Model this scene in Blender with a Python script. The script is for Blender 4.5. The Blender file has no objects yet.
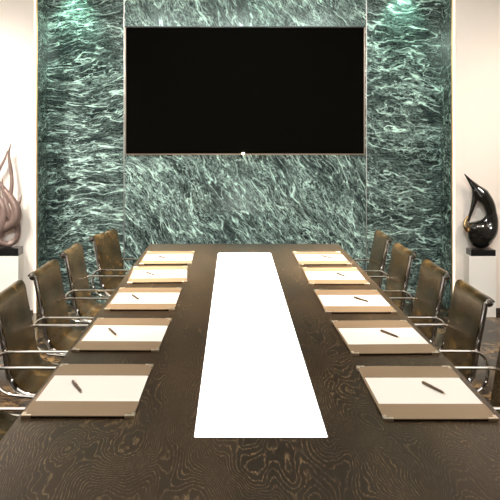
import bpy, bmesh, math, random
from mathutils import Vector, Matrix

S = bpy.context.scene
COL = S.collection
PI = math.pi
random.seed(4)

# ------------------------------------------------------------------ camera numbers
F, VX, VY, EYE = 764.5, 233.7, 133.0, 1.64
TOP = 0.73                      # table top height
WALL = 7.35                     # face of the marble

def ray_at(px, py, h):          # point at height h seen at that place of the photograph
    y = F * (EYE - h) / (py - VY)
    return Vector(((px - VX) * y / F, y, h))

def at_depth(px, py, y):
    return Vector(((px - VX) * y / F, y, EYE - (py - VY) * y / F))

# ------------------------------------------------------------------ node helper
class N:
    def __init__(s, name):
        s.m = bpy.data.materials.new(name); s.m.use_nodes = True
        s.t = s.m.node_tree; s.t.nodes.clear()
        s.out = s.t.nodes.new('ShaderNodeOutputMaterial')
    def n(s, kind, **kw):
        x = s.t.nodes.new('ShaderNode' + kind)
        for k, v in kw.items():
            setattr(x, k, v)
        return x
    def put(s, sock, v):
        if isinstance(v, bpy.types.NodeSocket): s.t.links.new(v, sock)
        elif v is not None: sock.default_value = v
    def math(s, op, a, b=None, c=None, clamp=False):
        x = s.n('Math', operation=op); x.use_clamp = clamp
        for i, v in enumerate((a, b, c)):
            if v is not None: s.put(x.inputs[i], v)
        return x.outputs[0]
    def obj(s, scale=(1, 1, 1), rot=(0, 0, 0), loc=(0, 0, 0)):
        tc = s.n('TexCoord'); mp = s.n('Mapping')
        s.put(mp.inputs['Vector'], tc.outputs['Object'])
        mp.inputs['Scale'].default_value = scale; mp.inputs['Rotation'].default_value = rot
        mp.inputs['Location'].default_value = loc
        return mp.outputs[0]
    def mapping(s, v, scale=(1, 1, 1), rot=(0, 0, 0), loc=(0, 0, 0)):
        mp = s.n('Mapping'); s.put(mp.inputs['Vector'], v)
        mp.inputs['Scale'].default_value = scale; mp.inputs['Rotation'].default_value = rot
        mp.inputs['Location'].default_value = loc
        return mp.outputs[0]
    def noise(s, v, scale, detail=4, rough=.55, dist=0.0, color=False):
        x = s.n('TexNoise'); s.put(x.inputs['Vector'], v)
        x.inputs['Scale'].default_value = scale; x.inputs['Detail'].default_value = detail
        x.inputs['Roughness'].default_value = rough; x.inputs['Distortion'].default_value = dist
        return x.outputs['Color' if color else 'Fac']
    def ramp(s, f, stops, interp='LINEAR'):
        x = s.n('ValToRGB'); s.put(x.inputs[0], f); e = x.color_ramp.elements
        x.color_ramp.interpolation = interp
        while len(e) < len(stops): e.new(.5)
        for el, (p, c) in zip(e, stops):
            el.position = p; el.color = (c, c, c, 1) if isinstance(c, (int, float)) else (*c, 1)
        return x.outputs[0]
    def mix(s, f, a, b, blend='MIX'):
        x = s.n('Mix', data_type='RGBA', blend_type=blend)
        s.put(x.inputs[0], f)
        for i, v in ((6, a), (7, b)):
            if isinstance(v, tuple): v = (*v, 1) if len(v) == 3 else v
            s.put(x.inputs[i], v)
        return x.outputs[2]
    def vadd(s, a, b, k):       # a + k*(b-.5)
        m1 = s.n('VectorMath', operation='SUBTRACT'); s.put(m1.inputs[0], b); m1.inputs[1].default_value = (.5, .5, .5)
        m2 = s.n('VectorMath', operation='SCALE'); s.put(m2.inputs[0], m1.outputs[0]); m2.inputs[3].default_value = k
        m3 = s.n('VectorMath', operation='ADD'); s.put(m3.inputs[0], a); s.put(m3.inputs[1], m2.outputs[0])
        return m3.outputs[0]
    def bump(s, h, strength=.2, dist=.01):
        x = s.n('Bump'); s.put(x.inputs['Height'], h)
        x.inputs['Strength'].default_value = strength; x.inputs['Distance'].default_value = dist
        return x.outputs[0]
    def bsdf(s, color, rough=.5, metal=0.0, spec=.5, normal=None, emit=None, estr=0.0, coat=0.0, tint=None):
        b = s.n('BsdfPrincipled')
        if isinstance(color, tuple): color = (*color, 1)
        s.put(b.inputs['Base Color'], color); s.put(b.inputs['Roughness'], rough); s.put(b.inputs['Metallic'], metal)
        s.put(b.inputs['Specular IOR Level'], spec)
        if normal is not None: s.put(b.inputs['Normal'], normal)
        if emit is not None:
            b.inputs['Emission Color'].default_value = (*emit, 1); b.inputs['Emission Strength'].default_value = estr
        if coat: b.inputs['Coat Weight'].default_value = coat; b.inputs['Coat Roughness'].default_value = .05
        if tint is not None: b.inputs['Specular Tint'].default_value = (*tint, 1)
        s.t.links.new(b.outputs[0], s.out.inputs[0])
        return s.m

def plain(name, color, **kw):
    g = N(name); return g.bsdf(color, **kw)

# ------------------------------------------------------------------ materials
def marble(name, rot, stretch, seed, dens=1.0, fine=1.0):
    """dark green serpentine with pale thread-like veins; rot turns the run of the veins"""
    g = N(name)
    v = g.mapping(g.obj(), loc=(seed, seed * .7, seed * 1.3), rot=(0, rot, 0))
    warp = g.noise(v, 1.5, 3, .5, color=True)
    vw = g.vadd(v, warp, .30)
    vs = g.mapping(vw, scale=stretch)
    jit = g.noise(vs, 11, 5, .68, color=True)
    vs = g.vadd(vs, jit, .11)
    def vein(scale, width, off, det=2.0):
        n = g.noise(g.mapping(vs, loc=(off, off * 2, -off)), scale, det, .5)
        d = g.math('ABSOLUTE', g.math('SUBTRACT', n, .5))
        return g.ramp(d, ((0, 1.0), (width * .25, .8), (width * .5, .18), (width, 0.0)))
    def mask(scale, off, lo, hi, base):
        return g.ramp(g.noise(g.mapping(vs, loc=(off, 3 - off, off)), scale, 4, .6), ((lo, base), (hi, 1.0)))
    thin = mask(8.0, 3.3, .40, .60, .08)                       # veins swell and fade along their run
    a = g.math('MULTIPLY', vein(2.7, .028, 0), thin)
    b = g.math('MULTIPLY', g.math('MULTIPLY', vein(5.5, .034, 5.1), mask(2.3, 8.8, .42, .60, .04)), thin)
    b2 = g.math('MULTIPLY', g.math('MULTIPLY', vein(9.0, .040, 9.7), mask(2.0, 1.8, .44, .60, .03)), thin)
    c = g.math('MULTIPLY', vein(15., .055, 2.6, 3), mask(2.4, 4.9, .44, .62, .04))
    c = g.math('MULTIPLY', c, .55 * fine)
    d = g.math('MULTIPLY', vein(34., .09, 6.6, 2), mask(2.6, 6.1, .40, .62, .15))
    d = g.math('MULTIPLY', d, .34 * fine)
    tot = g.math('MAXIMUM', g.math('MAXIMUM', a, b), b2)
    tot = g.math('ADD', g.math('MULTIPLY', tot, dens), g.math('MAXIMUM', c, d), clamp=True)
    cloud = g.noise(vs, 4.0, 5, .65)
    ground = g.ramp(cloud, ((.32, (.002, .0034, .0045)), (.52, (.008, .0120, .0140)), (.70, (.034, .048, .048))))
    grain = g.ramp(g.noise(vs, 60, 3, .7), ((.50, 0.0), (.70, 1.0)))
    ground = g.mix(g.math('MULTIPLY', grain, .30), ground, (.15, .22, .20))
    color = g.mix(tot, ground, (.66, .91, .81))
    return g.bsdf(color, rough=.15, spec=.40, tint=(.80, 1.0, .90))

M = {}
M['marble_side_left'] = marble('green_marble_wavy', .10, (.72, 1, 2.8), 2.0, 1.15, .85)
M['marble_side_right'] = marble('green_marble_wavy_branching', -.16, (.80, 1, 2.3), 9.4, 1.15, .85)
M['marble_centre'] = marble('green_marble_diagonal', -.95, (.9, 1, 2.9), 15.1, 1.1, 1.5)
M['white_wall'] = plain('cream_white_paint', (.85, .77, .70), rough=.6, spec=.25)
M['ceiling'] = plain('white_ceiling_paint', (.82, .80, .77), rough=.7, spec=.2)
M['side_wall'] = plain('warm_grey_paint', (.55, .50, .45), rough=.6, spec=.2)
M['gypsum'] = plain('white_lacquer', (.88, .85, .80), rough=.35, spec=.4)
M['brass'] = plain('brushed_brass', (.72, .50, .26), rough=.28, metal=1.0)
M['steel'] = plain('pale_steel', (.50, .49, .46), rough=.35, metal=1.0)
M['frame'] = plain('dark_bronze_frame', (.30, .23, .17), rough=.35, metal=1.0)
M['chrome'] = plain('polished_chrome', (.80, .79, .78), rough=.07, metal=1.0)
M['led'] = plain('warm_light_strip', (1, .8, .5), rough=.5, emit=(1.0, .90, .72), estr=.75)
M['screen'] = plain('screen_glass', (.0035, .0033, .0026), rough=.30, spec=.0)
M['black_plastic'] = plain('black_plastic', (.012, .012, .012), rough=.35)
M['warm_glow'] = plain('warm_emitter', (1, .9, .7), emit=(1.0, .80, .50), estr=60.0)
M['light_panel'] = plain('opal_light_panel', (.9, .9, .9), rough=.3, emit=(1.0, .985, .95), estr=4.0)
M['lamp_lens'] = plain('lamp_lens', (1, 1, 1), emit=(1.0, .86, .68), estr=10.0)
M['paper'] = plain('white_paper', (.90, .89, .86), rough=.75, spec=.15)
M['corner'] = plain('brushed_nickel_corner', (.80, .72, .60), rough=.3, metal=1.0)
M['pen'] = plain('dark_bronze_pen', (.17, .115, .075), rough=.3, metal=.6)
M['black_stone'] = plain('polished_black_stone', (.012, .012, .012), rough=.10)
M['dark_base'] = plain('dark_stained_wood', (.035, .024, .016), rough=.4)

def make_wood():
    g = N('limed_dark_oak')
    v = g.obj()
    w = g.noise(g.mapping(v, scale=(1.2, .45, 1)), 2.2, 4, .55, color=True)
    vw = g.vadd(g.mapping(v, scale=(1.0, .30, 1)), w, .16)
    field = g.noise(vw, 3.1, 2.2, .45)
    xs = g.n('SeparateXYZ'); g.put(xs.inputs[0], v)
    t = g.math('ADD', g.math('MULTIPLY', field, 80.0), g.math('MULTIPLY', xs.outputs[0], 52.0))
    jag = g.noise(g.mapping(v, scale=(30, 5, 1)), 3.2, 3, .6)
    t = g.math('ADD', t, g.math('MULTIPLY', jag, 1.1))
    wv = g.math('FRACT', t)
    line = g.ramp(wv, ((0, .0), (.54, .0), (.70, .8), (.77, 1.0), (.86, .12), (1, 0.0)))
    pores = g.ramp(g.noise(g.mapping(v, scale=(75, 9, 1)), 3.0, 3, .65), ((.42, 0.15), (.66, 1.0)))
    breakup = g.ramp(g.noise(g.mapping(v, scale=(2.4, .9, 1)), 2.4, 4, .6), ((.34, .30), (.58, 1.0)))
    k = g.math('MULTIPLY', g.math('MULTIPLY', line, pores), breakup)
    plank = g.noise(g.mapping(v, scale=(2.8, .12, 1)), 2.0, 1, .5)
    base = g.ramp(plank, ((.38, (.021, .0140, .0085)), (.62, (.044, .029, .017))))
    fib = g.noise(g.mapping(v, scale=(120, 6, 1)), 2, 2, .6)
    base = g.mix(g.math('MULTIPLY', fib, .35), base, (.072, .048, .027))
    color = g.mix(g.math('MULTIPLY', k, .95), base, (.35, .24, .132))
    nb = g.bump(g.math('ADD', k, g.math('MULTIPLY', fib, .4)), .12, .002)
    return g.bsdf(color, rough=.30, spec=.20, normal=nb, tint=(1.0, .84, .66))
M['wood'] = make_wood()

def make_leather():
    g = N('bronze_brown_leather')
    v = g.obj()
    a = g.noise(g.mapping(v, scale=(1, 1, 2.2)), 5.0, 4, .6)
    c = g.ramp(a, ((.36, (.016, .0100, .0036)), (.54, (.055, .0345, .0120)), (.70, (.135, .087, .031))))
    fine = g.noise(v, 160, 2, .5)
    soft = g.noise(v, 9, 2, .5)
    h = g.math('ADD', g.math('MULTIPLY', fine, .12), g.math('MULTIPLY', soft, 1.0))
    return g.bsdf(c, rough=.25, spec=.45, normal=g.bump(h, .35, .014), tint=(1.0, .78, .42))
M['leather'] = make_leather()

def make_pad_leather(name, col):
    g = N(name)
    fine = g.noise(g.obj(), 240, 2, .5)
    return g.bsdf(col, rough=.42, spec=.4, normal=g.bump(fine, .06, .001), tint=(1, .88, .72))
M['pad_leather'] = make_pad_leather('taupe_leather', (.285, .205, .132))
M['pad_shaded_edge'] = make_pad_leather('shade_darkened_leather_edge', (.05, .034, .022))  # edge leather darkened for the shadow under the raised pad

def make_floor():
    g = N('black_marble_gold_veins')
    v = g.obj()
    vw = g.vadd(v, g.noise(v, 2.4, 5, .6, color=True), .5)
    def vein(sc, w):
        d = g.math('ABSOLUTE', g.math('SUBTRACT', g.noise(vw, sc, 5, .6), .5))
        return g.ramp(d, ((0, 1.0), (w, 0.0)))
    k = g.math('MAXIMUM', vein(3.0, .03), g.math('MULTIPLY', vein(8.0, .045), .8))
    crowd = g.ramp(g.noise(v, 1.6, 3, .6), ((.4, .1), (.65, 1)))
    c = g.mix(g.math('MULTIPLY', k, crowd), (.012, .010, .009), (.30, .20, .10))
    return g.bsdf(c, rough=.14, spec=.12)
M['floor'] = make_floor()

def make_bronze():
    g = N('mauve_brown_patina_bronze')
    a = g.noise(g.obj(), 7, 4, .6)
    c = g.ramp(a, ((.35, (.17, .110, .092)), (.65, (.31, .225, .195))))
    return g.bsdf(c, rough=.42, metal=.35, spec=.5)
M['bronze'] = make_bronze()
M['black_gloss'] = plain('black_gloss_glaze', (.008, .008, .007), rough=.06, spec=.6, coat=.5)
M['gold_glaze'] = plain('worn_gold_lip', (.55, .40, .22), rough=.25, metal=1.0)

# ------------------------------------------------------------------ mesh helpers
def obj(name, bm, mat, parent=None, smooth=True):
    me = bpy.data.meshes.new(name)
    bmesh.ops.recalc_face_normals(bm, faces=bm.faces[:])
    bm.to_mesh(me); bm.free()
    me.materials.append(mat)
    if smooth:
        for p in me.polygons: p.use_smooth = True
        try: me.set_sharp_from_angle(angle=math.radians(38))
        except Exception: pass
    o = bpy.data.objects.new(name, me); COL.objects.link(o)
    if parent is not None: o.parent = parent
    return o

def thing(name, label, cat, loc=(0, 0, 0), rz=0.0, group=None):
    o = bpy.data.objects.new(name, None); COL.objects.link(o)
    o.empty_display_size = .1
    o.location = loc; o.rotation_euler = (0, 0, rz)
    o['label'] = label; o['category'] = cat
    if group: o['group'] = group
    return o

def tag(o, label, cat, group=None):
    o['label'] = label; o['category'] = cat
    if group: o['group'] = group
    return o

def struct(o):
    o['kind'] = 'structure'; return o

def add_box(bm, lo, hi, bevel=0.0, seg=2):
    r = bmesh.ops.create_cube(bm, size=1.0)
    vs = r['verts']
    for v in vs:
        v.co = Vector([lo[i] + (v.co[i] + .5) * (hi[i] - lo[i]) for i in range(3)])
    if bevel > 0:
        es = list({e for v in vs for e in v.link_edges})
        bmesh.ops.bevel(bm, geom=es, offset=bevel, segments=seg, profile=.5, affect='EDGES')
    return bm

def box(lo, hi, bevel=0.0, seg=2):
    return add_box(bmesh.new(), lo, hi, bevel, seg)

def smooth_path(pts, radii, k=6):
    P = [Vector(p) for p in pts]; out = []; rr = []
    for i in range(len(P) - 1):
        p0 = P[i - 1] if i else P[0] * 2 - P[1]
        p1, p2 = P[i], P[i + 1]
        p3 = P[i + 2] if i + 2 < len(P) else P[-1] * 2 - P[-2]
        for j in range(k):
            t = j / k
            out.append(.5 * ((2 * p1) + (p2 - p0) * t + (2 * p0 - 5 * p1 + 4 * p2 - p3) * t * t + (3 * p1 - p0 - 3 * p2 + p3) * t ** 3))
            rr.append(radii[i] * (1 - t) + radii[i + 1] * t)
    out.append(P[-1]); rr.append(radii[-1])
    return out, rr

def add_tube(bm, pts, radii, seg=10, k=6, flat=(1.0, 1.0), up=None):
    """round or oval section swept along a smooth path"""
    if isinstance(radii, (int, float)): radii = [radii] * len(pts)
    P, R = smooth_path(pts, radii, k)
    n = len(P); rings = []
    T = [(P[min(i + 1, n - 1)] - P[max(i - 1, 0)]).normalized() for i in range(n)]
    u = up.copy() if up is not None else (Vector((0, 0, 1)) if abs(T[0].z) < .9 else Vector((1, 0, 0)))
    for i in range(n):
        u = (u - T[i] * u.dot(T[i]))
        u = u.normalized() if u.length > 1e-6 else T[i].orthogonal().normalized()
        w = T[i].cross(u)
        rings.append([bm.verts.new(P[i] + (u * math.cos(a) * flat[0] + w * math.sin(a) * flat[1]) * R[i])
                      for a in (2 * PI * j / seg for j in range(seg))])
    for a, b in zip(rings, rings[1:]):
        for j in range(seg):
            bm.faces.new((a[j], a[(j + 1) % seg], b[(j + 1) % seg], b[j]))
    bm.faces.new(rings[0][::-1]); bm.faces.new(rings[-1])
    return bm

def tube(*a, **k):
    return add_tube(bmesh.new(), *a, **k)

def add_lathe(bm, prof, seg=24, origin=(0, 0, 0), axis='z'):
    """prof: (radius, height) pairs turned about an axis"""
    O = Vector(origin); rings = []
    for r, h in prof:
        ring = []
        for j in range(seg):
            a = 2 * PI * j / seg
            c, s = r * math.cos(a), r * math.sin(a)
            p = {'z': (c, s, h), 'y': (c, h, s), 'x': (h, c, s)}[axis]
            ring.append(bm.verts.new(O + Vector(p)))
        rings.append(ring)
    for a, b in zip(rings, rings[1:]):
        for j in range(seg):
            bm.faces.new((a[j], a[(j + 1) % seg], b[(j + 1) % seg], b[j]))
    bm.faces.new(rings[0][::-1]); bm.faces.new(rings[-1])
    return bm

def lathe(*a, **k):
    return add_lathe(bmesh.new(), *a, **k)

def dup(root, loc, rz, label, group=None):
    def cp(o, parent):
        c = o.copy(); COL.objects.link(c)
        if parent is not None: c.parent = parent
        for ch in list(o.children): cp(ch, c)
        return c
    r = cp(root, None)
    r.location = loc; r.rotation_euler = (0, 0, rz); r['label'] = label
    if group: r['group'] = group
    return r

# ------------------------------------------------------------------ the room
XL, XR, YF, YB, H = -3.3, 3.5, -2.6, 7.50, 3.12
struct(obj('floor', box((XL - .1, YF - .1, -.1), (XR + .1, YB + .1, 0)), M['floor']))
struct(obj('ceiling', box((XL - .1, YF - .1, H), (XR + .1, YB + .1, H + .1)), M['ceiling']))
struct(obj('wall_back', box((XL, YB, 0), (XR, YB + .1, H)), M['white_wall']))
struct(obj('wall_left', box((XL - .1, YF, 0), (XL, YB, H)), M['side_wall']))
struct(obj('wall_right', box((XR, YF, 0), (XR + .1, YB, H)), M['side_wall']))
struct(obj('wall_front', box((XL, YF - .1, 0), (XR, YF, H)), M['side_wall']))

def wx(px): return (px - VX) * WALL / F
def wz(py): return EYE - (py - VY) * WALL / F
YW = 6.97                        # the white side walls stand forward; the marble lies in the recess between them
def ww(px): return (px - VX) * YW / F
x0, x1, x2, x3 = ww(37.4), wx(124), wx(366.5), ww(451.6)
struct(obj('wall_marble_left', box((x0 - .03, WALL, .0), (x1 - .004, YB, H), .003), M['marble_side_left'], smooth=False))
struct(obj('wall_marble_centre', box((x1 + .004, WALL, .0), (x2 - .004, YB, H), .003), M['marble_centre'], smooth=False))
struct(obj('wall_marble_right', box((x2 + .004, WALL, .0), (x3 + .03, YB, H), .003), M['marble_side_right'], smooth=False))
struct(obj('wall_back_left', box((XL, YW, 0), (x0 - .03, YB, H)), M['white_wall'], smooth=False))
struct(obj('wall_back_right', box((x3 + .03, YW, 0), (XR, YB, H)), M['white_wall'], smooth=False))
# marble cheeks of the recess
struct(obj('wall_recess_left', box((x0 - .03, YW + .012, 0), (x0, WALL, H)), M['marble_side_left'], smooth=False))
struct(obj('wall_recess_right', box((x3, YW + .012, 0), (x3 + .03, WALL, H)), M['marble_side_right'], smooth=False))
struct(obj('trim_1', box((x1 - .004, WALL + .001, 0), (x1 + .004, WALL + .03, H)), M['steel'], smooth=False))
struct(obj('trim_2', box((x2 - .004, WALL + .001, 0), (x2 + .004, WALL + .03, H)), M['steel'], smooth=False))
struct(obj('trim_3', box((x0 - .012, YW - .004, 0), (x0 + .002, YW + .012, H), .002), M['brass'], smooth=False))
struct(obj('trim_4', box((x3 - .002, YW - .004, 0), (x3 + .010, YW + .012, H), .002), M['brass'], smooth=False))
# slim lit strips beside the brass edges
struct(obj('trim_5', box((x0 - .030, YW - .002, 0), (x0 - .012, YW + .012, H)), M['led'], smooth=False))
struct(obj('trim_6', box((x3 + .010, YW - .002, 0), (x3 + .030, YW + .012, H)), M['led'], smooth=False))
struct(obj('baseboard_left', box((XL, YW - .010, 0), (x0 - .04, YW, .025)), M['dark_base'], smooth=False))
struct(obj('baseboard_right', box((x3 + .04, YW - .010, 0), (XR, YW, .045)), M['dark_base'], smooth=False))

# ------------------------------------------------------------------ the screen
sx0, sx1, sz1, sz0 = wx(125.2), wx(364.6), wz(26.5), wz(154.8)
scx = (sx0 + sx1) / 2; scz = (sz0 + sz1) / 2
tv = thing('wall_screen', 'large black wide screen in a thin metal frame on the green marble', 'television', (scx, WALL, scz))
hw, hh = (sx1 - sx0) / 2, (sz1 - sz0) / 2
obj('screen_panel', box((-hw + .012, -.030, -hh + .012), (hw - .012, -.004, hh - .012), .002), M['screen'], tv, smooth=False)
def frame_bm():
    bm = bmesh.new(); t = .012; d0, d1 = -.033, 0.0
    add_box(bm, (-hw, d0, -hh), (hw, d1, -hh + t), .002);
    add_box(bm, (-hw, d0, -hh + t), (-hw + t, d1, hh - t), .002); add_box(bm, (hw - t, d0, -hh + t), (hw, d1, hh - t), .002)
    return bm
obj('frame', frame_bm(), M['frame'], tv, smooth=False)
obj('shaded_top_rail', box((-hw, -.033, hh - .012), (hw, 0, hh), .002), M['black_plastic'], tv, smooth=False)['label'] = 'upper edge of the frame, coloured black for its shadow line'  # black colour stands in for the shadow line above the screen
ind = obj('glow_disc', lathe([(.006, -.046), (.009, -.043), (.009, -.036)], 16, (wx(243) - scx, 0, -hh + .012), 'y'), M['warm_glow'], tv)  # small emissive disc on the lower frame
ind['label'] = 'small glowing warm disc at the middle of the lower frame'

# ------------------------------------------------------------------ the table
TX0, TX1, TY0, TY1 = -.690, .860, 1.05, 6.27
GX0, GX1, GY0, GY1 = -.1187, .2820, 2.288, 5.807
table = thing('conference_table', 'long dark limed oak conference table with a glowing white centre panel', 'table', ((TX0 + TX1) / 2, (TY0 + TY1) / 2, 0))
ox, oy = table.location.x, table.location.y
def table_top():
    bm = bmesh.new()
    xs = [TX0 - ox, GX0 - ox, GX1 - ox, TX1 - ox]; ys = [TY0 - oy, GY0 - oy, GY1 - oy, TY1 - oy]
    z0, z1 = TOP - .045, TOP
    g = {(i, j, k): bm.verts.new((xs[i], ys[j], (z0, z1)[k])) for i in range(4) for j in range(4) for k in range(2)}
    for i in range(3):
        for j in range(3):
            if (i, j) == (1, 1): continue
            for k in range(2):
                bm.faces.new([g[i, j, k], g[i + 1, j, k], g[i + 1, j + 1, k], g[i, j + 1, k]])
    for i in range(3):
        for j in (0, 3): bm.faces.new([g[i, j, 0], g[i + 1, j, 0], g[i + 1, j, 1], g[i, j, 1]])
        for j in (0, 3): bm.faces.new([g[j, i, 0], g[j, i + 1, 0], g[j, i + 1, 1], g[j, i, 1]])
    for a, b in (((1, 1), (2, 1)), ((2, 1), (2, 2)), ((2, 2), (1, 2)), ((1, 2), (1, 1))):
        bm.faces.new([g[(*a, 0)], g[(*b, 0)], g[(*b, 1)], g[(*a, 1)]])
    es = [e for e in bm.edges if all(abs(v.co.z - z1) < 1e-6 for v in e.verts) and
          (all(abs(v.co.x - xs[0]) < 1e-6 for v in e.verts) or all(abs(v.co.x - xs[3]) < 1e-6 for v in e.verts) or
           all(abs(v.co.y - ys[0]) < 1e-6 for v in e.verts) or all(abs(v.co.y - ys[3]) < 1e-6 for v in e.verts))]
    bmesh.ops.bevel(bm, geom=es, offset=.003, segments=2, affect='EDGES')
    return bm
obj('tabletop', table_top(), M['wood'], table, smooth=False)
lp = obj('light_panel', box((GX0 - ox + .002, GY0 - oy + .002, TOP - .040), (GX1 - ox - .002, GY1 - oy - .002, TOP - .0015)), M['light_panel'], table, smooth=False)
lp['label'] = 'glowing white panel set into the table top'
for yy in (2.35, 5.0):
    obj('pedestal', box((-.22, yy - .28 - oy, .03), (.22, yy + .28 - oy, TOP - .045), .006), M['dark_base'], table, smooth=False)
    obj('plinth', box((-.30, yy - .36 - oy, 0), (.30, yy + .36 - oy, .03), .004), M['steel'], table, smooth=False)
obj('apron', box((-.05, 2.63 - oy, .45), (.05, 4.72 - oy, TOP - .045), .004), M['dark_base'], table, smooth=False)

# ------------------------------------------------------------------ desk pads, each with paper under its side flaps
PW, PL, PT = .360, .545, .0095
def make_pad(label, loc, rz):
    t = thing('desk_pad', label, 'desk pad', loc, rz, 'taupe desk pads along the table')
    hx, hy = PW / 2, PL / 2
    obj('base_board', box((-hx + .004, -hy + .004, 0.0), (hx - .004, hy - .004, .0062), .001), M['pad_shaded_edge'], t, smooth=False)
    sh = obj('paper_sheet', box((-hx + .009, -.150, .0062), (hx - .003, .150, .0072)), M['paper'], t, smooth=False)
    sh['label'] = 'sheet of white paper'
    for s in (-1, 1):
        a, b = sorted((s * .139, s * hy))
        obj('side_flap', box((-hx, a, .0062), (hx, b, PT), .0012), M['pad_leather'], t, smooth=False)
    obj('edge_strip', box((-hx, -.139, .0062), (-hx + .009, .139, .0088), .0008), M['pad_leather'], t, smooth=False)
    for sx in (-1, 1):
        for sy in (-1, 1):
            bm = bmesh.new(); L, w, e = .030, .011, .0012
            def bx(xa, xb, ya, yb, z0, z1):
                xa, xb = sorted((sx * xa, sx * xb)); ya, yb = sorted((sy * ya, sy * yb))
                add_box(bm, (xa, ya, z0), (xb, yb, z1), .0005, 1)
            bx(hx - L, hx + e, hy - w, hy + e, -.0, PT + .0012)
            bx(hx - w, hx + e, hy - L, hy - w, -.0, PT + .0012)
            c = obj('corner', bm, M['corner'], t, smooth=False)
            c['label'] = 'bright metal corner'
    return t

left_pads = [((63.4, 363.4), (152, 363.4), (132.8, 418.5), (20, 418.5)),
             ((99.6, 318), (170, 318), (157, 351.2), (72.5, 351.5)),
             ((121, 288), (181, 288), (173, 309.8), (105.6, 309.8)),
             ((135.4, 266.8), (186.2, 266.6), (185.2, 282.2), (129.3, 282.6)),
             ((151.6, 251.8), (189.5, 251.8), (189.3, 263.4), (142, 263.8))]
right_pads = [((356.6, 366), (448.8, 366), (498.4, 419.5), (384.8, 421.5)),
              ((328.4, 320.6), (409, 321), (437.5, 353.5), (354, 354.4)),
              ((315, 290.4), (376, 290.4), (395.6, 312), (326.4, 312.4)),
              ((304.0, 268.2), (354.5, 268.1), (367.5, 283.7), (310.6, 284.1)),
              ((294, 252.1), (338.8, 252.1), (348.9, 264.1), (301, 264.1))]
left_pens = [((73.6, 382.2), (81, 391.2)), ((109.6, 329), (116.4, 335)), ((133, 295.4), (138.6, 299)),
             ((148, 272.8), (153.4, 274.6)), ((160, 256.4), (164.6, 257.8))]
right_pens = [((424.8, 383.6), (443, 392.6)), ((383, 331.4), (397, 336.6)), ((356.6, 298), (366.4, 301)),
              ((337.8, 273.5), (344.8, 276)), ((324.4, 256.3), (330, 257.7))]
order = ['nearest the camera', 'second from the camera', 'middle of the row', 'second from the marble wall', 'nearest the marble wall']
pad0 = None; pen0 = None
def make_pen(label, loc, rz):
    L = .130
    t = thing('pen', label, 'pen', loc, rz, 'pens on the desk pads')
    obj('barrel', lathe([(.0022, -.058), (.0045, -.045), (.0048, .0), (.0048, .012)], 12, (0, 0, .0052), 'x'), M['pen'], t)
    obj('cap', lathe([(.0054, .012), (.0054, .060), (.0044, .0645)], 12, (0, 0, .0054), 'x'), M['pen'], t)
    obj('tip', lathe([(.0006, -.066), (.0022, -.058)], 10, (0, 0, .0052), 'x'), M['corner'], t)
    obj('clip', box((.020, -.0012, .0108), (.060, .0012, .0122), .0004, 1), M['corner'], t, smooth=False)
    return t
for side, pads, pens in (('left', left_pads, left_pens), ('right', right_pads, right_pens)):
    for k, q in enumerate(pads):
        P = [ray_at(px, py, TOP + (.008 if i < 2 else .006)) for i, (px, py) in enumerate(q)]
        c = sum(P, Vector()) / 4
        d = (P[0] - P[3]) + (P[1] - P[2])
        rz = -math.atan2(d.x, d.y)
        rz = max(-.10, min(.10, rz))
        lab = 'taupe desk pad with white paper, %s side of the table, %s' % (side, order[k])
        loc = Vector((c.x, c.y, TOP + .0003))
        if pad0 is None: pad0 = make_pad(lab, loc, rz)
        else: dup(pad0, loc, rz, lab)
        A, B = (ray_at(px, py, TOP + .012) for px, py in pens[k])
        m = (A + B) / 2; dd = B - A
        lab = 'slim dark pen lying on the %s desk pad %s' % (side, order[k])
        loc = Vector((m.x, m.y, TOP + .0003 + .0073)); rz = math.atan2(-dd.y, -dd.x)
        if pen0 is None: pen0 = make_pen(lab, loc, rz)
        else: dup(pen0, loc, rz, lab)

# ------------------------------------------------------------------ chairs (local +x looks to the table)
RAIL = [(-.347, .846), (-.334, .775), (-.318, .695), (-.304, .62), (-.292, .54), (-.275, .475), (-.235, .427), (-.16, .405),
        (0, .405), (.12, .418), (.19, .426), (.228, .418), (.240, .392)]
RY = .224
def sling_bm(pts, w, th, off=.012):
    P, _ = smooth_path([(x, 0, z) for x, z in pts], [0] * len(pts), 5)
    bm = bmesh.new(); rows = []; ny = 10
    for i, p in enumerate(P):
        tdir = (P[min(i + 1, len(P) - 1)] - P[max(i - 1, 0)]).normalized()
        nrm = Vector((-tdir.z, 0, tdir.x))          # towards the sitter
        top, bot = [], []
        for j in range(ny + 1):
            u = j / ny * 2 - 1
            sag = -.004 * (1 - u * u)
            edge = .5 + .5 * min(1, (1 - abs(u)) * 6)
            y = u * w
            top.append(bm.verts.new(p + nrm * (off + sag + th * .5 * edge) + Vector((0, y, 0))))
            bot.append(bm.verts.new(p + nrm * (off + sag - th * .5 * edge) + Vector((0, y, 0))))
        rows.append((top, bot))
    for (t0, b0), (t1, b1) in zip(rows, rows[1:]):
        for j in range(ny):
            bm.faces.new((t0[j], t0[j + 1], t1[j + 1], t1[j])); bm.faces.new((b0[j + 1], b0[j], b1[j], b1[j + 1]))
        bm.faces.new((t0[0], t1[0], b1[0], b0[0])); bm.faces.new((t1[-1], t0[-1], b0[-1], b1[-1]))
    for t, b in (rows[0], rows[-1]):
        for j in range(ny): bm.faces.new((t[j], b[j], b[j + 1], t[j + 1]))
    return bm

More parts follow.
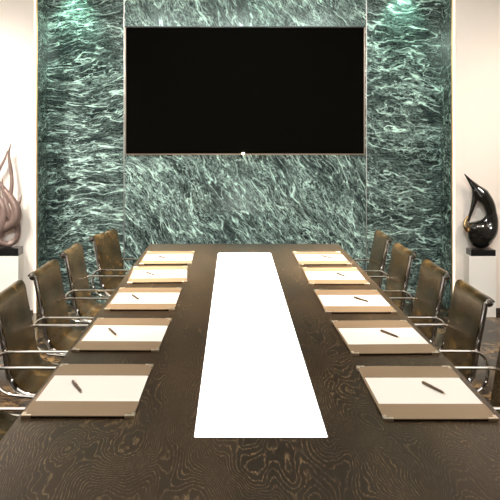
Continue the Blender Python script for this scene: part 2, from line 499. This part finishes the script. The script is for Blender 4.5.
def make_chair(label, loc, rz, group):
    t = thing('conference_chair', label, 'chair', loc, rz, group)
    back_pts = [(-.378, .838), (-.362, .851), (-.346, .838)] + RAIL[1:5] + [(-.284, .505)]
    obj('backrest', sling_bm(back_pts, RY + .005, .013), M['leather'], t)
    obj('seat', sling_bm([(-.284, .505)] + RAIL[5:], RY - .004, .022), M['leather'], t)
    for s in (-1, 1):
        r = obj('side_rail', tube([(x, s * RY, z) for x, z in RAIL], .0135, 10, 5, (1.0, .85)), M['chrome'], t)
        arm = [(-.16, .413), (-.275, .425), (-.330, .462), (-.348, .52), (-.338, .585), (-.295, .618), (-.22, .622),
               (.0, .622), (.10, .622), (.150, .605), (.165, .56), (.150, .50), (.105, .425)]
        obj('armrest', tube([(x, s * (RY + .022), z) for x, z in arm], .0095, 10, 5, (.75, 1.15)), M['chrome'], t)
        cap = obj('end_knob', lathe([(.010, s * .247), (.017, s * .245), (.019, s * .239), (.019, s * .213), (.012, s * .209)], 18, (-.358, 0, .845), 'y'), M['chrome'], t)
    obj('top_bar', lathe([(.010, -.212), (.010, .212)], 12, (-.358, 0, .845), 'y'), M['chrome'], t)
    bm = bmesh.new()
    for x in (-.10, .12):
        add_tube(bm, [(x, -RY, .398), (x, -.12, .375), (x, .12, .375), (x, RY, .398)], .010, 8, 4)
    add_box(bm, (-.12, -.05, .355), (.14, .05, .375), .005)
    obj('under_frame', bm, M['chrome'], t)
    obj('column', lathe([(.034, .075), (.034, .10), (.026, .11), (.026, .26), (.019, .262), (.019, .358)], 20), M['chrome'], t)
    for k in range(5):
        a = 2 * PI * k / 5 + PI
        c, s = math.cos(a), math.sin(a)
        lg = obj('base_leg', tube([(c * .02, s * .02, .088), (c * .16, s * .16, .078), (c * .29, s * .29, .062)], [.021, .017, .012], 10, 4), M['chrome'], t)
        bm = bmesh.new()
        for e in (-.011, .011):
            b2 = add_lathe(bm, [(.018, -.007), (.024, -.004), (.024, .004), (.018, .007)], 16, (0, e, 0), 'y')
        bmesh.ops.transform(bm, matrix=Matrix.Translation((c * .285, s * .285, .0245)) @ Matrix.Rotation(a + .6, 4, 'Z'), verts=bm.verts[:])
        obj('caster', bm, M['black_plastic'], lg)
    return t

def knob_place(px, py, side, turn=0.0):
    """chair placed by the near end of its top bar"""
    k = ray_at(px, py, .845)
    rz = turn if side == 'left' else PI + turn
    yl = -.226 if side == 'left' else .226
    off = Matrix.Rotation(rz, 3, 'Z') @ Vector((-.358, yl, 0))
    return Vector((k.x - off.x, k.y - off.y, 0)), rz

spots = {'left': [(-66, 347, 0.0), (-7, 303.0, 0.0), (33, 276.5, -.03), (64, 255.5, .0), (92.5, 239, -.21)],
         'right': [(556, 347, 0.0), (488.5, 302.5, 0.0), (446.5, 276.5, 0.0), (413, 256, .02), (389.5, 240.5, 0.0)]}
ch_label = {
 'left': ['brown leather chair left of the table, cut by the picture edge, its chrome arm showing',
          'brown leather chair left of the table, in front of the white plinth',
          'brown leather chair left of the table, before the left edge of the green marble',
          'brown leather chair left of the table, second from the marble wall',
          'brown leather chair left of the table, turned slightly, nearest the marble wall'],
 'right': ['brown leather chair right of the table, cut by the picture edge, its chrome arm showing',
          'brown leather chair right of the table, in front of the white plinth',
          'brown leather chair right of the table, before the right edge of the green marble',
          'brown leather chair right of the table, second from the marble wall',
          'brown leather chair right of the table, nearest the marble wall']}
chair0 = None
for side in ('left', 'right'):
    for (px, py, turn), lab in zip(spots[side], ch_label[side]):
        loc, rz = knob_place(px, py, side, turn)
        if chair0 is None: chair0 = make_chair(lab, loc, rz, 'leather chairs along the table')
        else: dup(chair0, loc, rz, lab)

# ------------------------------------------------------------------ plinths and sculptures
PY = 6.80                        # front face of the plinths
def plinth(px0, px1, label, d=.158):
    a, b = (px0 - VX) * PY / F, (px1 - VX) * PY / F
    h = EYE - (256.3 - VY) * PY / F
    o = obj('display_plinth', box((-(b - a) / 2, -d / 2, 0), ((b - a) / 2, d / 2, h), .003), M['gypsum'], smooth=False)
    o.location = ((a + b) / 2, PY + d / 2, 0)
    tag(o, label, 'plinth', 'white plinths by the wall')
    return (a + b) / 2, PY + d / 2, h
lx, ly, lh = plinth(-14.5, 18.3, 'plain white plinth left of the marble carrying the twisted brown sculpture')
rx, ry, rh = plinth(469, 496, 'plain white plinth right of the marble carrying the black teardrop sculpture')

def local(px, py, root, dy=0.0):
    p = at_depth(px, py, root[1] + dy)
    return Vector((p.x - root[0], dy, p.z - root[2]))

def remesh(o, vox, smooth=8):
    m = o.modifiers.new('fuse', 'REMESH'); m.mode = 'VOXEL'; m.voxel_size = vox; m.use_smooth_shade = True
    s = o.modifiers.new('soften', 'SMOOTH'); s.iterations = smooth; s.factor = .5
    return o

# left: interlaced flames
SL = (lx, PY + .079, lh)
fl = thing('flame_sculpture', 'twisted brown bronze flame sculpture with looping strands on a dark base', 'sculpture', SL)
def pxr(r): return r * SL[1] / F
def strand(bm, pts, radii, flat=(1, 1)):
    add_tube(bm, [local(px, py, SL, dy) for px, py, dy in pts], [pxr(r) for r in radii], 14, 7, flat)
bm = bmesh.new()
strand(bm, [(11.2, 143.2, 0), (8.9, 152, .0), (9.4, 161, 0), (11, 171, .0), (11.8, 182, -.01), (11, 193, -.02), (9.0, 203, -.02)], [.55, 1.2, 1.6, 1.9, 2.0, 2.0, 2.0])
strand(bm, [(7.4, 150.4, .01), (5, 158.5, .01), (0, 168, .01), (-5, 178, .01), (-8, 190, 0), (-7, 203, -.01), (-2, 214, -.01)], [.55, 1.2, 1.7, 2.2, 3, 4, 5])
strand(bm, [(-6, 174, .02), (0, 184, 0), (8, 194, -.02), (14.3, 204, -.03), (16.8, 213, -.03), (14.5, 221, -.02), (8, 226.5, 0), (0, 231, .02), (-8, 236, .02)],
       [.8, 2, 3, 4.2, 4.8, 4.9, 4.4, 4, 3])
strand(bm, [(22, 194.6, -.0), (20.2, 199.5, -.01), (17.5, 206, -.01), (15, 214, -.0)], [.55, 1.2, 2, 3])
strand(bm, [(2.3, 178.6, -.02), (2.6, 187, -.03), (4.5, 198, -.035), (8, 210, -.04), (11, 219, -.02)], [.55, 1.2, 1.7, 2.6, 3.0])
strand(bm, [(-3, 193, .0), (1.5, 203, -.01), (3.5, 212, -.01), (2.0, 223, -.01), (-1, 236, 0)], [1.5, 3.2, 4.0, 4.6, 5])
strand(bm, [(16.5, 219, .0), (18, 230, .02), (16.3, 238.8, .03), (10, 243.8, .02), (2.5, 243.3, 0), (-3, 238.5, -.01), (-5, 231, -.01)], [3.0, 2.7, 2.9, 3.0, 3.0, 3.0, 3.0])
remesh(obj('flame_body', bm, M['bronze'], fl), .0040, 4)
b0, b1 = local(-6, 255.8, SL), local(20.6, 247.2, SL)
bs = obj('base', box((b0.x, -.075, 0), (b1.x, .075, b1.z), .003), M['black_stone'], fl, smooth=False)
bs['label'] = 'dark polished stone block'

# right: teardrop with an opening
SR = (rx, PY + .079, rh)
td = thing('teardrop_sculpture', 'glossy black teardrop sculpture with an oval opening and gilded lip', 'sculpture', SR)
def pts_r(l): return [local(px, py, SR, dy) for px, py, dy in l]
def pr(r): return r * SR[1] / F
bm = bmesh.new()
outer = [(464.2, 173.6, 0), (470, 181, 0), (476, 188.2, 0), (482, 195, 0), (488.2, 204, 0), (491, 213, .0), (491.5, 222, .0), (489, 231, .0), (483, 236.5, 0), (478, 238, 0)]
add_tube(bm, pts_r(outer), [pr(r) for r in (.5, 2.1, 4.4, 7.2, 6.4, 5.6, 6.8, 8.5, 9.5, 9.2)], 18, 7, (1.0, 1.0))
inner = [(476, 190, 0), (475, 198, 0), (472.6, 207, -.0), (469.8, 215.5, -.0), (467.8, 221.5, -.005)]
add_tube(bm, pts_r(inner), [pr(r) for r in (4.4, 3.2, 2.1, 1.6, 1.6)], 14, 7)
# bowl below the opening
c = local(481.0, 234.2, SR)
bmesh.ops.create_uvsphere(bm, u_segments=32, v_segments=20, radius=1.0,
    matrix=Matrix.Translation(c) @ Matrix.Diagonal((pr(13.4), pr(9), pr(14.0), 1)))
c2 = local(475.5, 229.5, SR)
bmesh.ops.create_uvsphere(bm, u_segments=32, v_segments=20, radius=1.0,
    matrix=Matrix.Translation(c2) @ Matrix.Diagonal((pr(9.0), pr(8), pr(8.2), 1)))
add_tube(bm, pts_r([(467.8, 225, 0), (476, 225, 0), (484, 222, 0), (490, 215, 0)]), [pr(r) for r in (2.4, 3.4, 3.6, 3.2)], 14, 6)
remesh(obj('drop_body', bm, M['black_gloss'], td), .0042, 6)
lip = obj('lip', remesh(obj('lip_tmp', bmesh.new(), M['gold_glaze']), .01) and tube(pts_r([(468.2, 216.5, -.012), (465.8, 221, -.02), (465.6, 226.5, -.025), (468.0, 231.0, -.03), (470.5, 229.5, -.05)]), [pr(r) for r in (1.2, 2.0, 2.6, 2.0, .8)], 12, 6, (1, .8)), M['gold_glaze'], td)
tmp = bpy.data.objects.get('lip_tmp')
if tmp: bpy.data.objects.remove(tmp)
lip['label'] = 'gold coloured lip of the opening'
b0, b1 = local(468.5, 255.8, SR), local(493, 248.8, SR)
bs = obj('base', box((b0.x, -.075, 0), (b1.x, .075, b1.z), .003), M['black_stone'], td, smooth=False)
bs['label'] = 'dark polished stone block'

# ------------------------------------------------------------------ ceiling lamps (above the frame, some added) and their light
def downlight(x, y, label, group):
    t = thing('ceiling_downlight', label, 'ceiling light', (x, y, H), 0, group)
    obj('trim_ring', lathe([(.045, -.004), (.060, -.006), (.062, .0), (.045, .0)], 24), M['steel'], t)
    obj('lens', lathe([(.044, -.003), (.044, -.001)], 24), M['lamp_lens'], t)

def spot(x, y, z, aim, power, size, col, blend=.6, rad=.04):
    l = bpy.data.lights.new('spot', 'SPOT'); l.energy = power; l.spot_size = size; l.spot_blend = blend
    l.color = col; l.shadow_soft_size = rad
    o = bpy.data.objects.new('spot', l); COL.objects.link(o); o.location = (x, y, z)
    o.rotation_euler = (Vector(aim) - Vector((x, y, z))).to_track_quat('-Z', 'Y').to_euler()
    return o

def area(x, y, z, sx, sy, power, col, aim=None):
    l = bpy.data.lights.new('area', 'AREA'); l.shape = 'RECTANGLE'; l.size = sx; l.size_y = sy
    l.energy = power; l.color = col
    o = bpy.data.objects.new('area', l); COL.objects.link(o); o.location = (x, y, z)
    if aim is not None:
        o.rotation_euler = (Vector(aim) - Vector((x, y, z))).to_track_quat('-Z', 'Y').to_euler()
    return o

WARM = (1.0, .84, .65); SOFT = (1.0, .93, .85)
names = [(wx(76), 'left marble panel', 22), (wx(262), 'screen', 1.5), (wx(402), 'right marble panel', 22)]
for x, what, pw in names:
    y = WALL - .20
    downlight(x, y, 'small round ceiling downlight above the %s' % what, 'downlights along the marble wall')
    spot(x, y, H - .02, (x, WALL + .05, 2.50), pw, math.radians(75), (.58, 1.0, .78), 1.0)
for x, what, pw in ((-2.80, 'left plinth', 560), (3.05, 'right plinth', 215)):
    downlight(x, 5.0, 'small round ceiling downlight above the %s' % what, 'downlights over the plinths')
    spot(x, 5.0, H - .02, (x + (.20 if x < 0 else -.20), 7.0, 1.15), pw, math.radians(86), SOFT if x < 0 else (1.0, .86, .72), 1.0, .30)
rows_ = ['first', 'second', 'third', 'fourth']
for k, y in enumerate((5.5, 4.4, 3.0, 1.3)):
    for x, sd in ((-.75, 'left'), (.92, 'right')):
        downlight(x, y, 'small round ceiling downlight over the %s table edge, %s from the marble wall' % (sd, rows_[k]), 'downlights over the table')
        spot(x, y, H - .02, (x, y, 0), (560, 280, 42, 16)[k], math.radians(58), WARM, .9, .10)
area(.1, 2.4, H - .03, 3.6, 4.0, 34, (1.0, .93, .86))
for lx_, sd in ((-1.15, 'left'), (.10, 'middle'), (1.35, 'right')):  # spots added to brighten the marble wall and chairs from the front
    downlight(lx_, 2.0, 'added unseen ceiling spot turned to the marble wall, %s of its row' % sd, 'added spots turned to the marble wall')
    spot(lx_, 2.0, H - .02, (lx_ * 1.15, WALL, 1.55), 330, math.radians(64), (.97, 1.0, .97), .9, .08)

w = bpy.data.worlds.new('dim_room'); w.use_nodes = True
w.node_tree.nodes['Background'].inputs[0].default_value = (.5, .5, .5, 1)
w.node_tree.nodes['Background'].inputs[1].default_value = .2
S.world = w

# ------------------------------------------------------------------ camera
cd = bpy.data.cameras.new('camera'); cam = bpy.data.objects.new('camera', cd); COL.objects.link(cam)
cam.location = (0, 0, EYE); cam.rotation_euler = (PI / 2, 0, 0)
cd.sensor_width = 36; cd.sensor_fit = 'HORIZONTAL'; cd.lens = 36 * F / 500
cd.shift_x = (250 - VX) / 500; cd.shift_y = -(250 - VY) / 500
cd.clip_start = .05
S.camera = cam
S.view_settings.view_transform = 'Standard'; S.view_settings.look = 'None'
S.view_settings.gamma = 1.0; S.view_settings.use_curve_mapping = False
S.view_settings.exposure = 0.8
